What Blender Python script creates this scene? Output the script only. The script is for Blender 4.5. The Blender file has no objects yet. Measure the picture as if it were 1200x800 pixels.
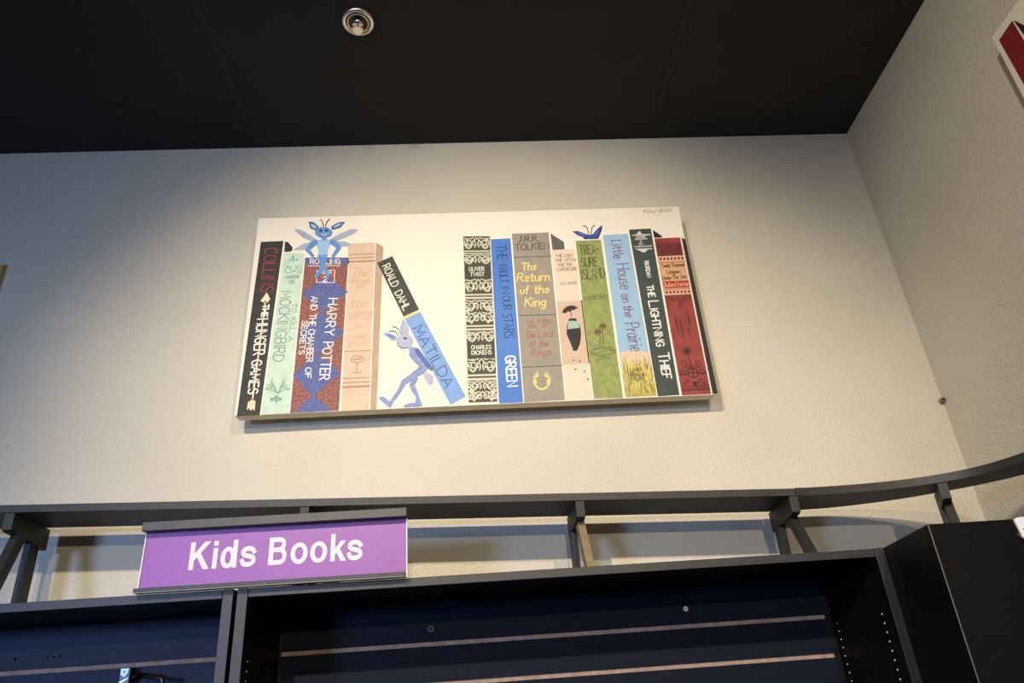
import bpy, bmesh, math, random
from mathutils import Vector, Matrix
random.seed(7)
R = math.radians
EYE = 1.63                       # height of the eye above the floor; every z below is given relative to it and lifted by EYE

# ------------------------------------------------------------------ camera
cam_d = bpy.data.cameras.new('camera'); cam = bpy.data.objects.new('camera', cam_d)
bpy.context.scene.collection.objects.link(cam)
RIGHT = Vector((0.99701077, -0.03953129, -0.0663838))
UP = Vector((0.042045, -0.44323965, 0.89541657))
FWD = Vector((0.06482091, 0.89553106, 0.44025261))
m = Matrix((RIGHT, UP, -FWD)).transposed().to_4x4(); m.translation = Vector((0, 0, EYE))
cam.matrix_world = m
cam_d.sensor_width = 36; cam_d.lens = 825.6 / 1200 * 36; cam_d.clip_start = 0.02
sc = bpy.context.scene; sc.camera = cam

# ------------------------------------------------------------------ world, lamps, exposure
w = bpy.data.worlds.new('world'); sc.world = w; w.use_nodes = True
w.node_tree.nodes['Background'].inputs[0].default_value = (0.96, 0.92, 1.0, 1)
w.node_tree.nodes['Background'].inputs[1].default_value = 0.10
sc.view_settings.view_transform = 'Standard'; sc.view_settings.look = 'None'
sc.view_settings.gamma = 1; sc.view_settings.use_curve_mapping = False
sc.view_settings.exposure = 0.0
WARM = (1.0, 0.87, 0.69)
def spot(name, loc, aim, watt, cone, col=WARM, soft=0.03, blend=1.0):
    d = bpy.data.lights.new(name, 'SPOT'); d.energy = watt; d.color = col; d.spot_size = R(cone); d.spot_blend = blend
    d.shadow_soft_size = soft
    o = bpy.data.objects.new(name, d); sc.collection.objects.link(o)
    p = Vector((loc[0], loc[1], loc[2] + EYE)); a = Vector((aim[0], aim[1], aim[2] + EYE))
    o.location = p; o.rotation_euler = (a - p).to_track_quat('-Z', 'Y').to_euler(); return o
def area(name, loc, aim, watt, sx, sy, col):
    d = bpy.data.lights.new(name, 'AREA'); d.energy = watt; d.color = col; d.shape = 'RECTANGLE'; d.size = sx; d.size_y = sy
    o = bpy.data.objects.new(name, d); sc.collection.objects.link(o)
    p = Vector((loc[0], loc[1], loc[2] + EYE)); a = Vector((aim[0], aim[1], aim[2] + EYE))
    o.location = p; o.rotation_euler = (a - p).to_track_quat('-Z', 'Y').to_euler(); return o
spot('track_spot_left', (-0.75, -1.0, 1.42), (0.04, 1.7, 0.36), 265, 55, soft=0.022)
spot('track_spot_centre', (0.65, -1.0, 1.42), (0.12, 1.7, 0.38), 105, 56, soft=0.022)
spot('track_spot_right', (-0.5, -0.9, 1.42), (1.24, 0.35, 0.62), 150, 70)
spot('track_spot_far', (0.3, -5.6, 1.40), (0.05, 1.7, 0.34), 440, 27, soft=0.04)
win = area('shop_window', (-2.6, -3.0, 0.40), (-1.0, 1.7, -0.25), 19, 0.7, 0.5, (0.32, 0.52, 1.0)); win.data.spread = R(70)

# ------------------------------------------------------------------ helpers
COL = sc.collection
def ray(px, py):
    q = ((px - 600) / 825.6, -(py - 400) / 825.6)
    return RIGHT * q[0] + UP * q[1] + FWD
def at(px, py, Y):
    """point of the vertical plane y = Y measured in the photograph (z relative to the eye)"""
    d = ray(px, py); return d * (Y / d.y)
def root_loc(o):
    v = Vector((0, 0, 0))
    while o is not None: v += o.location; o = o.parent
    return v
def finish(name, me, mat, parent):
    o = bpy.data.objects.new(name, me); COL.objects.link(o)
    if mat: me.materials.append(mat)
    if parent is not None: o.parent = parent
    return o
def mk(name, verts, faces, mat, parent=None, smooth=False, lift=True, bevel=0):
    base = root_loc(parent)
    vs = [(x - base.x, y - base.y, z + (EYE if lift else 0) - base.z) for x, y, z in verts]
    me = bpy.data.meshes.new(name); me.from_pydata(vs, [], faces); me.update()
    if smooth:
        for p in me.polygons: p.use_smooth = True
    o = finish(name, me, mat, parent)
    if bevel:
        b = o.modifiers.new('bevel', 'BEVEL'); b.width = bevel; b.segments = 2; b.limit_method = 'ANGLE'
    return o
def tag(o, label=None, cat=None, group=None, kind=None):
    if label: o['label'] = label
    if cat: o['category'] = cat
    if group: o['group'] = group
    if kind: o['kind'] = kind
    return o
def empty(name, loc):
    o = bpy.data.objects.new(name, None); COL.objects.link(o); o.empty_display_size = 0.05
    o.location = (loc[0], loc[1], loc[2] + EYE); return o
def boxvf(x0, x1, y0, y1, z0, z1):
    v = [(x0,y0,z0),(x1,y0,z0),(x1,y1,z0),(x0,y1,z0),(x0,y0,z1),(x1,y0,z1),(x1,y1,z1),(x0,y1,z1)]
    f = [(0,3,2,1),(4,5,6,7),(0,1,5,4),(1,2,6,5),(2,3,7,6),(3,0,4,7)]
    return v, f
def box(name, x0, x1, y0, y1, z0, z1, mat, parent=None, bevel=0):
    v, f = boxvf(x0, x1, y0, y1, z0, z1); return mk(name, v, f, mat, parent, bevel=bevel)
def prism(pts, axis, a0, a1):
    """closed outline extruded along an axis; pts are the two other coordinates"""
    n = len(pts); v = []
    for a in (a0, a1):
        for p in pts:
            v.append({'x': (a, p[0], p[1]), 'y': (p[0], a, p[1]), 'z': (p[0], p[1], a)}[axis])
    f = [tuple(range(n))[::-1], tuple(range(n, 2*n))] + [(i, (i+1) % n, n + (i+1) % n, n + i) for i in range(n)]
    return v, f
def recalc(o):
    bm = bmesh.new(); bm.from_mesh(o.data); bmesh.ops.recalc_face_normals(bm, faces=bm.faces); bm.to_mesh(o.data); bm.free(); return o
def lathe(prof, cx, cy, cz, n=32):
    v = []; f = []
    for i in range(n):
        a = 2*math.pi*i/n
        for r, z in prof: v.append((cx + r*math.cos(a), cy + r*math.sin(a), cz + z))
    k = len(prof)
    for i in range(n):
        for j in range(k-1):
            f.append((i*k+j, ((i+1) % n)*k+j, ((i+1) % n)*k+j+1, i*k+j+1))
    return v, f
def tube(pts, rad, n=8):
    v = []; f = []
    P = [Vector(p) for p in pts]
    for i, p in enumerate(P):
        t = (P[min(i+1, len(P)-1)] - P[max(i-1, 0)]).normalized()
        s = t.cross(Vector((0, 0, 1)));  s = s.normalized() if s.length > 1e-4 else Vector((1, 0, 0)); u = s.cross(t)
        r = rad[i] if isinstance(rad, (list, tuple)) else rad
        for k in range(n):
            a = 2*math.pi*k/n; v.append(tuple(p + s*math.cos(a)*r + u*math.sin(a)*r))
    for i in range(len(P)-1):
        for k in range(n): f.append((i*n+k, i*n+(k+1) % n, (i+1)*n+(k+1) % n, (i+1)*n+k))
    f.append(tuple(range(n))); f.append(tuple(range((len(P)-1)*n, len(P)*n))[::-1])
    return v, f

# ------------------------------------------------------------------ materials
def lin(c): return tuple((x/12.92 if x <= 0.04045 else ((x+0.055)/1.055)**2.4) for x in c)
def mat(name, rgb, rough=0.6, var=0.0, vscale=40, bump=0.0, bscale=120, metal=0.0, rgb2=None, stretch=None, spec=0.5, detail=4, thr=None):
    m = bpy.data.materials.new(name); m.use_nodes = True; nt = m.node_tree; b = nt.nodes['Principled BSDF']
    c = lin(tuple(x/255 for x in rgb)); b.inputs['Base Color'].default_value = (*c, 1)
    b.inputs['Roughness'].default_value = rough; b.inputs['Metallic'].default_value = metal
    b.inputs['Specular IOR Level'].default_value = spec
    if var or rgb2 or bump:
        tc = nt.nodes.new('ShaderNodeTexCoord'); mp = nt.nodes.new('ShaderNodeMapping'); nt.links.new(tc.outputs['Object'], mp.inputs[0])
        if stretch: mp.inputs['Scale'].default_value = stretch
    if var or rgb2:
        n = nt.nodes.new('ShaderNodeTexNoise'); n.inputs['Scale'].default_value = vscale; n.inputs['Detail'].default_value = detail
        nt.links.new(mp.outputs[0], n.inputs['Vector'])
        r = nt.nodes.new('ShaderNodeValToRGB'); nt.links.new(n.outputs['Fac'], r.inputs[0])
        c2 = lin(tuple(x/255 for x in rgb2)) if rgb2 else tuple(x*(1-var) for x in c)
        c1 = c if rgb2 else tuple(min(1, x*(1+var)) for x in c)
        t = thr or (0.38, 0.62)
        r.color_ramp.elements[0].position = t[0]; r.color_ramp.elements[1].position = t[1]
        r.color_ramp.elements[0].color = (*c2, 1); r.color_ramp.elements[1].color = (*c1, 1)
        nt.links.new(r.outputs[0], b.inputs['Base Color'])
    if bump:
        n2 = nt.nodes.new('ShaderNodeTexNoise'); n2.inputs['Scale'].default_value = bscale; n2.inputs['Detail'].default_value = 3
        nt.links.new(mp.outputs[0], n2.inputs['Vector'])
        bp = nt.nodes.new('ShaderNodeBump'); bp.inputs['Strength'].default_value = 1.0; bp.inputs['Distance'].default_value = bump
        nt.links.new(n2.outputs['Fac'], bp.inputs['Height']); nt.links.new(bp.outputs[0], b.inputs['Normal'])
    return m
M_wall = mat('orange_peel_wall_paint', (208, 200, 180), 0.75, var=0.03, vscale=3, bump=0.0030, bscale=160, detail=2)
M_ceil = mat('black_ceiling_paint', (40, 38, 36), 0.9, var=0.12, vscale=5, bump=0.0015, bscale=90)
M_seam = mat('ceiling_joint_tape', (46, 43, 40), 0.85)
M_floor = mat('grey_carpet', (95, 90, 85), 0.95, var=0.2, vscale=200)
M_lam = mat('black_laminate', (10, 10, 12), 0.5, var=0.25, vscale=30, stretch=(1, 1, 8), spec=0.18)
M_edge = mat('black_edge_banding', (43, 42, 43), 0.5, var=0.15, vscale=60, stretch=(1, 6, 6))
M_slat = mat('black_slat_board', (17, 22, 36), 0.65, var=0.18, vscale=40, stretch=(1, 1, 10), spec=0.12)
M_slat2 = mat('blue_lit_slat_board', (27, 38, 62), 0.6, var=0.18, vscale=40, stretch=(1, 1, 10), spec=0.3)  # left bookcase's slats: the blue light falling on them is mixed into the colour
M_lip = mat('raw_board_groove', (160, 134, 118), 0.8, var=0.15, vscale=60)
M_ledge = mat('black_ledge_paint', (42, 39, 37), 0.55, var=0.2, vscale=30, stretch=(1, 6, 6))
M_chrome = mat('brushed_chrome', (238, 228, 214), 0.3, metal=1.0)
M_cup = mat('dark_recess', (60, 55, 60), 0.4, metal=0.6)
M_bulb = mat('red_glass_bulb', (110, 30, 25), 0.2)
M_screw = mat('zinc_screw', (190, 188, 182), 0.35, metal=0.8)
M_hole = mat('hole_black', (8, 8, 8), 0.9)
M_pin = mat('shelf_hole_glint', (215, 212, 205), 0.4)  # pale colour stands for light glinting on the shelf-pin holes
M_canvas = mat('primed_canvas', (238, 228, 208), 0.7, var=0.02, vscale=6, bump=0.0003, bscale=900)
M_canvas_edge = mat('canvas_edge', (232, 222, 200), 0.8, var=0.05, vscale=30)
M_purple = mat('purple_sign_print', (138, 74, 156), 0.45, var=0.04, vscale=18)
M_white = mat('white_sign_print', (214, 204, 200), 0.45)
M_rail = mat('grey_black_rail', (60, 57, 53), 0.5, var=0.12, vscale=80)
M_trim = mat('pale_plastic_edge', (225, 215, 215), 0.35)
M_wp = mat('white_plastic', (235, 235, 238), 0.3)

# ------------------------------------------------------------------ setting
D = 1.70; ZC = 0.9015*1.70; XC = 1.2546
def xr(y): return XC - 0.054*(D - y)
CX0, CY0 = -4.2, -6.5
v, f = boxvf(CX0, XC + 0.2, D, D + 0.12, -EYE, ZC + 0.02); tag(mk('wall_back', v, f, M_wall), 'cream textured wall behind the painting and the bookcases', kind='structure')
v, f = prism([(xr(CY0), CY0), (XC, D), (XC + 0.15, D), (xr(CY0) + 0.15, CY0)], 'z', -EYE, ZC + 0.02)
tag(recalc(mk('wall_right', v, f, M_wall)), 'cream textured wall on the right, meeting the back wall at a corner', kind='structure')
v, f = boxvf(CX0, XC + 0.2, CY0, D + 0.12, ZC, ZC + 0.1); ceil = tag(mk('ceiling', v, f, M_ceil), 'flat black ceiling', kind='structure')
for k in range(-2, 2):
    x = -0.61 + 1.2192*k
    vv, ff = prism([(x - 0.009, D - 0.12), (x + 0.009, D - 0.12), (x - 0.045 + 0.009 - 0.09, CY0), (x - 0.045 - 0.009 - 0.09, CY0)], 'z', ZC - 0.0012, ZC)
    recalc(mk('seam', vv, ff, M_seam, ceil))
v, f = boxvf(CX0, XC + 0.2, CY0, D + 0.12, -EYE - 0.1, -EYE); tag(mk('floor', v, f, M_floor), 'grey carpeted shop floor', kind='structure')
# old drywall joint: a hairline ridge running down from the ceiling behind the painting
wb = bpy.data.objects['wall_back']
v, f = boxvf(-0.4735, -0.4715, D - 0.0006, D + 0.001, 0.4, ZC); mk('seam', v, f, M_wall, wb)
# anchor in the corner
n = empty('wall_anchor', (1.243, 1.69, 0.605)); tag(n, 'small dark screw anchor left in the wall at the room corner', 'anchor')
v, f = lathe([(0.0, -0.004), (0.006, -0.004), (0.0075, 0.0), (0.0075, 0.004)], 0, 0, 0, 12)
mk('anchor_sleeve', [(1.247 + x, 1.688 + z, 0.605 + y) for x, y, z in v], f, mat('anchor_grey', (120, 112, 100), 0.6), n)
v, f = lathe([(0.0, -0.0052), (0.0035, -0.0052), (0.0035, 0.0)], 0, 0, 0, 10)
mk('screw', [(1.247 + x, 1.688 + z, 0.605 + y) for x, y, z in v], f, M_hole, n)

# ------------------------------------------------------------------ fire sprinkler in the ceiling
sx, sy = -0.2385, 1.2515
sp = empty('fire_sprinkler', (sx, sy, ZC)); tag(sp, 'round chrome fire sprinkler head recessed in the black ceiling', 'sprinkler')
v, f = lathe([(0.0295, 0.0), (0.031, -0.004), (0.034, -0.0065), (0.0385, -0.005), (0.0405, -0.001), (0.0405, 0.001)], sx, sy, ZC, 40); mk('flange', v, f, M_chrome, sp, smooth=True)
v, f = lathe([(0.0, -0.0008), (0.029, -0.0008), (0.0295, -0.001)], sx, sy, ZC, 32); mk('recess_cup', v, f, M_cup, sp, smooth=True)
v, f = lathe([(0.024, -0.001), (0.0245, -0.006), (0.0265, -0.006), (0.027, -0.001)], sx, sy, ZC, 32); mk('inner_ring', v, f, M_chrome, sp, smooth=True)
v, f = lathe([(0.0, -0.010), (0.009, -0.010), (0.011, -0.006), (0.011, -0.001)], sx, sy, ZC, 20); mk('body', v, f, M_chrome, sp, smooth=True)
for s in (-1, 1):
    v, f = tube([(sx + s*0.009, sy, ZC - 0.006), (sx + s*0.013, sy, ZC - 0.014), (sx + s*0.010, sy, ZC - 0.023), (sx + s*0.002, sy, ZC - 0.029)], 0.0022); mk('frame_arm', v, f, M_chrome, sp, smooth=True)
v, f = tube([(sx, sy, ZC - 0.010), (sx, sy, ZC - 0.026)], 0.0026); mk('glass_bulb', v, f, M_bulb, sp, smooth=True)
vs = []; T = 16
for zz in (-0.0305, -0.032):
    vs.append((sx, sy, ZC + zz))
    for i in range(T*4):
        a = 2*math.pi*i/(T*4); r = 0.0155 if (i % 4) < 2 else 0.0105
        vs.append((sx + r*math.cos(a), sy + r*math.sin(a), ZC + zz))
nn = T*4; fs = []
for b0 in (0, nn + 1):
    for i in range(nn): fs.append((b0, b0 + 1 + i, b0 + 1 + (i+1) % nn) if b0 else (b0, b0 + 1 + (i+1) % nn, b0 + 1 + i))
for i in range(nn): fs.append((1+i, 1+(i+1) % nn, nn+2+(i+1) % nn, nn+2+i))
recalc(mk('deflector', vs, fs, M_chrome, sp))

# ------------------------------------------------------------------ bookcases
def fbox(name, *a):
    """board with dark faces and lighter edge banding on its front edge"""
    o = box(name, *a[:6], M_lam, a[6], 0.0010); o.data.materials.append(M_edge)
    for p in o.data.polygons:
        if p.normal.y < -0.9: p.material_index = 1
    return o
ZT = 0.1998; YF = 1.40; YB = 1.655
GROOVES = [0.1005 - 0.0788*k for k in range(22)]
def bookcase(x0, x1, label, slat_m):
    b = empty('bookcase', ((x0+x1)/2, 1.53, -EYE)); tag(b, label, 'bookcase', 'black slat-back bookcases')
    t = 0.0195
    fbox('side_panel', x0, x0 + t, YF, YB + 0.025, -EYE, ZT, b)
    fbox('side_panel', x1 - t, x1, YF, YB + 0.025, -EYE, ZT, b)
    fbox('top_board', x0 + t + 0.0006, x1 - t - 0.0006, YF, YB + 0.025, ZT - 0.0165, ZT - 0.0003, b)
    box('base_board', x0 + t, x1 - t, YF + 0.04, YF + 0.058, -EYE, -EYE + 0.09, M_lam, b)
    box('bottom_shelf', x0 + t, x1 - t, YF + 0.002, YB, -EYE + 0.09, -EYE + 0.108, M_lam, b)
    box('back_board', x0 + t, x1 - t, YB + 0.0032, YB + 0.018, -EYE + 0.108, ZT - 0.0165, M_lip, b)
    xi0, xi1 = x0 + t + 0.004, x1 - t - 0.012
    top = ZT - 0.0168; slats = []
    for k, g in enumerate(GROOVES):
        bot = g + 0.0004
        slats.append((top, bot)); top = g - 0.0085
    slats.append((top, -EYE + 0.109))
    for (z1, z0) in slats:
        if z1 - z0 < 0.01: continue
        # each slat: flat face with a sloping raw lip along its top edge into the groove
        pts = [(YB, z0), (YB, z1), (YB + 0.003, z1), (YB + 0.003, z0)]
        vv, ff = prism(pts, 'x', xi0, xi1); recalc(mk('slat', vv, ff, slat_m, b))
    for a_, c_ in ((x0 + t, xi0), (xi1, x1 - t)): box('end_filler', a_, c_, YB - 0.0002, YB + 0.003, -EYE + 0.109, ZT - 0.017, M_lam, b)
    return b
bcB = bookcase(-0.444, 0.806, 'wide black bookcase with empty slat back, in the middle below the painting', M_slat)
bcA = bookcase(-1.701, -0.451, 'black bookcase with blue-lit slat back at lower left, under the left end of the sign', M_slat2)
def disc_y(name, x, y, z, r, m, parent, n=12, dome=0.0015, ring=None):
    v, f = lathe([(0, -dome), (r*0.7, -dome), (r, 0), (r, 0.002)], 0, 0, 0, n)
    return mk(name, [(x + a, y + c, z + b_) for a, b_, c in v], f, m, parent)
def disc_x(name, x, y, z, r, m, parent, s=1, n=10):
    v, f = lathe([(0, -0.0008), (r*0.8, -0.0008), (r, 0), (r, 0.001)], 0, 0, 0, n)
    return mk(name, [(x + s*c, y + a, z + b_) for a, b_, c in v], f, m, parent)
# screws seen on the slat backs
disc_y('screw', 0.4628, YB, 0.1323, 0.0066, M_screw, bcB); disc_y('screw', 0.4628, YB - 0.0015, 0.1323, 0.0018, M_hole, bcB)
disc_y('screw_cup', -0.1025, YB, 0.1268, 0.0076, mat('dull_cup', (70, 72, 78), 0.5), bcB); disc_y('screw_hole', -0.1025, YB - 0.0015, 0.1268, 0.0035, M_hole, bcB)
disc_y('screw_cup', -0.9681, YB, 0.1231, 0.0075, mat('dull_brown_cup', (70, 58, 50), 0.6), bcA); disc_y('screw_hole', -0.9681, YB - 0.0015, 0.1231, 0.004, M_hole, bcA)
for x in (-0.9029, -0.8909, -0.8771): disc_y('screw_hole', x, YB, 0.1229, 0.003, M_hole, bcA, dome=0.0006)
for k in range(14):
    z = 0.081 - 0.0164*k
    disc_x('shelf_pin_hole', 0.7865, 1.4378, z, 0.0021, M_pin, bcB, 1)
    disc_x('shelf_pin_hole', 0.7865, 1.632, z - 0.001, 0.0016, M_pin, bcB, 1)
    disc_x('shelf_pin_hole', -0.4245, 1.4348, z - 0.0055, 0.0017, M_pin, bcB, -1)

# tall end unit on the right
eu = empty('end_cabinet', (0.98, 1.28, -EYE)); tag(eu, 'plain glossy black cabinet at lower right, standing forward beside the middle bookcase', 'cabinet')
ex0, ex1, ey0, ey1 = 0.760, 1.205, 1.168, 1.395
v, f = prism([(ex0, ey0 + 0.0015), (ex0 + 0.018, ey0 + 0.0015), (0.8255, ey1 + 0.0045), (0.8062, ey1 + 0.0045)], 'z', -EYE, ZT - 0.0002)
recalc(mk('side_panel', v, f, M_lam, eu))
box('front_panel', ex0 + 0.0015, ex1, ey0, ey0 + 0.018, -EYE, ZT, M_lam, eu, 0.0008)
v, f = prism([(ex0 + 0.019, ey0 + 0.0185), (ex1, ey0 + 0.0185), (ex1, ey1), (0.828, ey1)], 'z', ZT - 0.02, ZT - 0.001); recalc(mk('top_board', v, f, M_lam, eu))
box('side_panel', ex1 - 0.018, ex1, ey0 + 0.0185, ey1, -EYE, ZT - 0.0205, M_lam, eu)
box('back_panel', 0.8064, ex1, ey1 + 0.0048, ey1 + 0.009, -EYE, ZT - 0.0002, M_lam, eu)
tag(box('corner_strip', ex0 - 0.0004, ex0 + 0.0006, ey0 - 0.0006, ey0 + 0.0008, -EYE, ZT - 0.0005, mat('scuffed_corner_strip', (120, 117, 112), 0.5), eu), 'thin pale scuffed edge strip')
# white clip hanging at its right
cl = empty('sign_clip', (0.905, ey0, 0.18)); tag(cl, 'white plastic clip with a wire hook on the black cabinet at the right edge', 'clip')
v, f = prism([(0.9085, 0.1985), (0.9175, 0.2015), (0.93, 0.2015), (0.936, 0.196), (0.934, 0.172), (0.927, 0.161), (0.919, 0.160), (0.9125, 0.168)], 'y', ey0 - 0.006, ey0 - 0.0002)
recalc(mk('clip_body', v, f, M_wp, cl, bevel=0.0015))
v, f = prism([(0.9165, 0.182), (0.923, 0.186), (0.929, 0.179), (0.923, 0.172)], 'y', ey0 - 0.0068, ey0 - 0.006); recalc(mk('clip_mark', v, f, mat('purple_mark', (120, 70, 130), 0.5), cl))
v, f = tube([(0.9045, ey0 - 0.004, 0.1755), (0.908, ey0 - 0.006, 0.170), (0.914, ey0 - 0.007, 0.164), (0.922, ey0 - 0.006, 0.1605), (0.93, ey0 - 0.004, 0.160)], 0.0009); mk('wire_hook', v, f, M_screw, cl, smooth=True)

# little striped item against the left slat back
it = empty('striped_bracket', (-0.722, 1.63, 0.04)); tag(it, 'small pale blue and black striped item against the slat back of the lower left bookcase', 'display item')
M_pb = mat('pale_blue_gloss', (205, 230, 250), 0.25)
M_blk = mat('black_gloss', (12, 12, 16), 0.35)
M_pb2 = mat('blue_gloss_line', (90, 130, 185), 0.3)
box('stem', -0.7375, -0.7165, 1.628, 1.648, -0.02, 0.0905, M_blk, it, 0.001)
v, f = prism([(-0.7355, 0.0885), (-0.7195, 0.0885), (-0.7205, 0.080), (-0.7265, 0.0725), (-0.7345, 0.0775)], 'y', 1.6265, 1.6282); recalc(mk('cap_plate', v, f, M_pb, it))
v, f = prism([(-0.7315, 0.085), (-0.7245, 0.085), (-0.7275, 0.077)], 'y', 1.6258, 1.6266); recalc(mk('cap_mark', v, f, M_pb2, it))
for k in range(6):
    z = 0.064 - 0.012*k
    v, f = prism([(-0.7355, z - 0.004), (-0.7195, z + 0.004), (-0.7195, z + 0.008), (-0.7355, z)], 'y', 1.6268, 1.6282); recalc(mk('stripe', v, f, M_pb, it))
v, f = tube([(-0.7165, 1.64, 0.070), (-0.70, 1.632, 0.0765), (-0.682, 1.62, 0.0735), (-0.66, 1.61, 0.066), (-0.642, 1.605, 0.064), (-0.636, 1.604, 0.05), (-0.636, 1.604, -0.01)], [0.003, 0.0035, 0.004, 0.004, 0.0045, 0.004, 0.003]); mk('strap', v, f, M_blk, it, smooth=True)

# ------------------------------------------------------------------ ledge above the bookcases and its wooden supports
def zl(x): return 0.350 - 0.0354*(min(x, 0.70) - 0.639)
TL_ = 0.0155
lg = empty('high_ledge', (0, 1.56, 0.36)); tag(lg, 'long black wooden ledge under the painting, curving round the room corner', 'ledge')
def board(name, front, back, n_up=0.0):
    pts = front + back[::-1]; N = len(pts)
    v = [(x, y, zl(x) + n_up) for x, y in pts] + [(x, y, zl(x) - TL_) for x, y in pts]
    f = [tuple(range(N)), tuple(range(N, 2*N))[::-1]] + [(i, N + i, N + (i+1) % N, (i+1) % N) for i in range(N)]
    return recalc(mk(name, v, f, M_ledge, lg))
def crv(P, n=6):
    out = []
    for i in range(len(P)-1):
        p0 = P[max(i-1, 0)]; p1 = P[i]; p2 = P[i+1]; p3 = P[min(i+2, len(P)-1)]
        for k in range(n):
            t = k/n; out.append(tuple(0.5*((2*b) + (-a+c)*t + (2*a-5*b+4*c-d)*t*t + (-a+3*b-3*c+d)*t**3) for a, b, c, d in zip(p0, p1, p2, p3)))
    out.append(tuple(P[-1])); return out
board('straight_board', [(-1.75, 1.49), (0.698, 1.49)], [(-1.75, 1.64), (0.698, 1.645)])
FR = crv([(0.70, 1.491), (0.742, 1.495), (0.838, 1.49), (0.925, 1.474), (1.0, 1.441), (1.058, 1.386), (1.088, 1.30), (1.096, 1.2), (1.088, 0.9), (1.07, 0.4)])
BK = crv([(0.70, 1.6465), (0.78, 1.645), (0.862, 1.636), (0.97, 1.598), (1.063, 1.535), (1.125, 1.475), (1.170, 1.405), (1.198, 1.30), (1.203, 1.2), (1.192, 0.9), (1.172, 0.4)])
board('curved_board', FR, BK, 0.0016)
M_brk = mat('black_support_wood', (32, 31, 28), 0.6, var=0.2, vscale=40, stretch=(4, 4, 1))
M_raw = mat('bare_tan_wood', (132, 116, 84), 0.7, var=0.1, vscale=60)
def support(x, y, rot, ztop, label, lean=-0.074, dep=0.165, leg_m=None):
    """inverted-V wooden support: arm under the ledge, leaning front leg and upright rear leg standing on the bookcase top"""
    h = ztop - ZT
    s = empty('ledge_support', (x, y, ZT)); s.rotation_euler = (0, 0, rot)
    tag(s, label, 'ledge support', 'wooden supports under the ledge')
    wd = 0.009
    def loc(name, pts, w0, w1, mm=None):
        vv, ff = prism(pts, 'x', w0, w1)
        me = bpy.data.meshes.new(name); me.from_pydata(vv, [], ff); me.update()
        o = finish(name, me, mm or M_brk, s); recalc(o); return o
    loc('arm', [(0.0, h - 0.0008), (0.0, h - 0.034), (0.012, h - 0.037), (dep, h - 0.046), (dep, h - 0.0008)], -wd, wd)
    loc('front_leg', [(0.034, h - 0.036), (0.066, h - 0.038), (0.066 + lean, 0.0), (0.034 + lean, 0.0)], -wd + 0.004, wd + 0.002, leg_m)
    loc('rear_leg', [(dep - 0.060, h - 0.040), (dep - 0.020, h - 0.042), (dep - 0.020, 0.0), (dep - 0.060, 0.0)], -wd - 0.0015, wd - 0.006)
    return s
for (x, y, rot, lab, ln) in (
        (-0.948, 1.492, 0.10, 'black ledge support at the far left, left of the purple sign', -0.074),
        (-0.352, 1.492, 0.0, 'black ledge support mostly hidden behind the purple sign', -0.074),
        (0.227, 1.492, 0.0, 'black ledge support right of the purple sign, its front leg catching light', -0.076),
        (0.692, 1.492, -0.10, 'black ledge support where the ledge begins to curve', -0.074)):
    support(x, y, rot, zl(x) - TL_ - 0.0004, lab, ln, leg_m=M_raw if x == 0.227 else None)
support(1.0, 1.445, -0.50, zl(1.0) - TL_ - 0.0004, 'black ledge support above the black cabinet, under the curved end of the ledge', -0.04, 0.135)

# ------------------------------------------------------------------ flat artwork tools
def cat_rom(P, n=5): return crv(P, n)
def strip(P, wdt, close=False):
    """flat mitred ribbon along 2D points; returns (verts2d, faces)"""
    v = []; f = []; P = [Vector(p) for p in P]; Q = [P[0]]
    for p in P[1:]:
        if (p - Q[-1]).length > 1e-6: Q.append(p)
    P = Q
    if len(P) < 2: return [], []
    for i, p in enumerate(P):
        a = (P[i] - P[i-1]).normalized() if i else (P[1] - P[0]).normalized()
        b = (P[i+1] - P[i]).normalized() if i < len(P)-1 else a
        t = (a + b); t = t.normalized() if t.length > 1e-3 else a
        nrm = Vector((-t.y, t.x)); c = max(0.6, abs(nrm.dot(Vector((-a.y, a.x)))))
        q = p
        if i == 0: q = p - a*wdt*0.35
        if i == len(P)-1: q = p + a*wdt*0.35
        v += [tuple(q + nrm*wdt/2/c), tuple(q - nrm*wdt/2/c)]
    for i in range(len(P)-1): f.append((2*i, 2*i+1, 2*i+3, 2*i+2))
    return v, f
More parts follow.
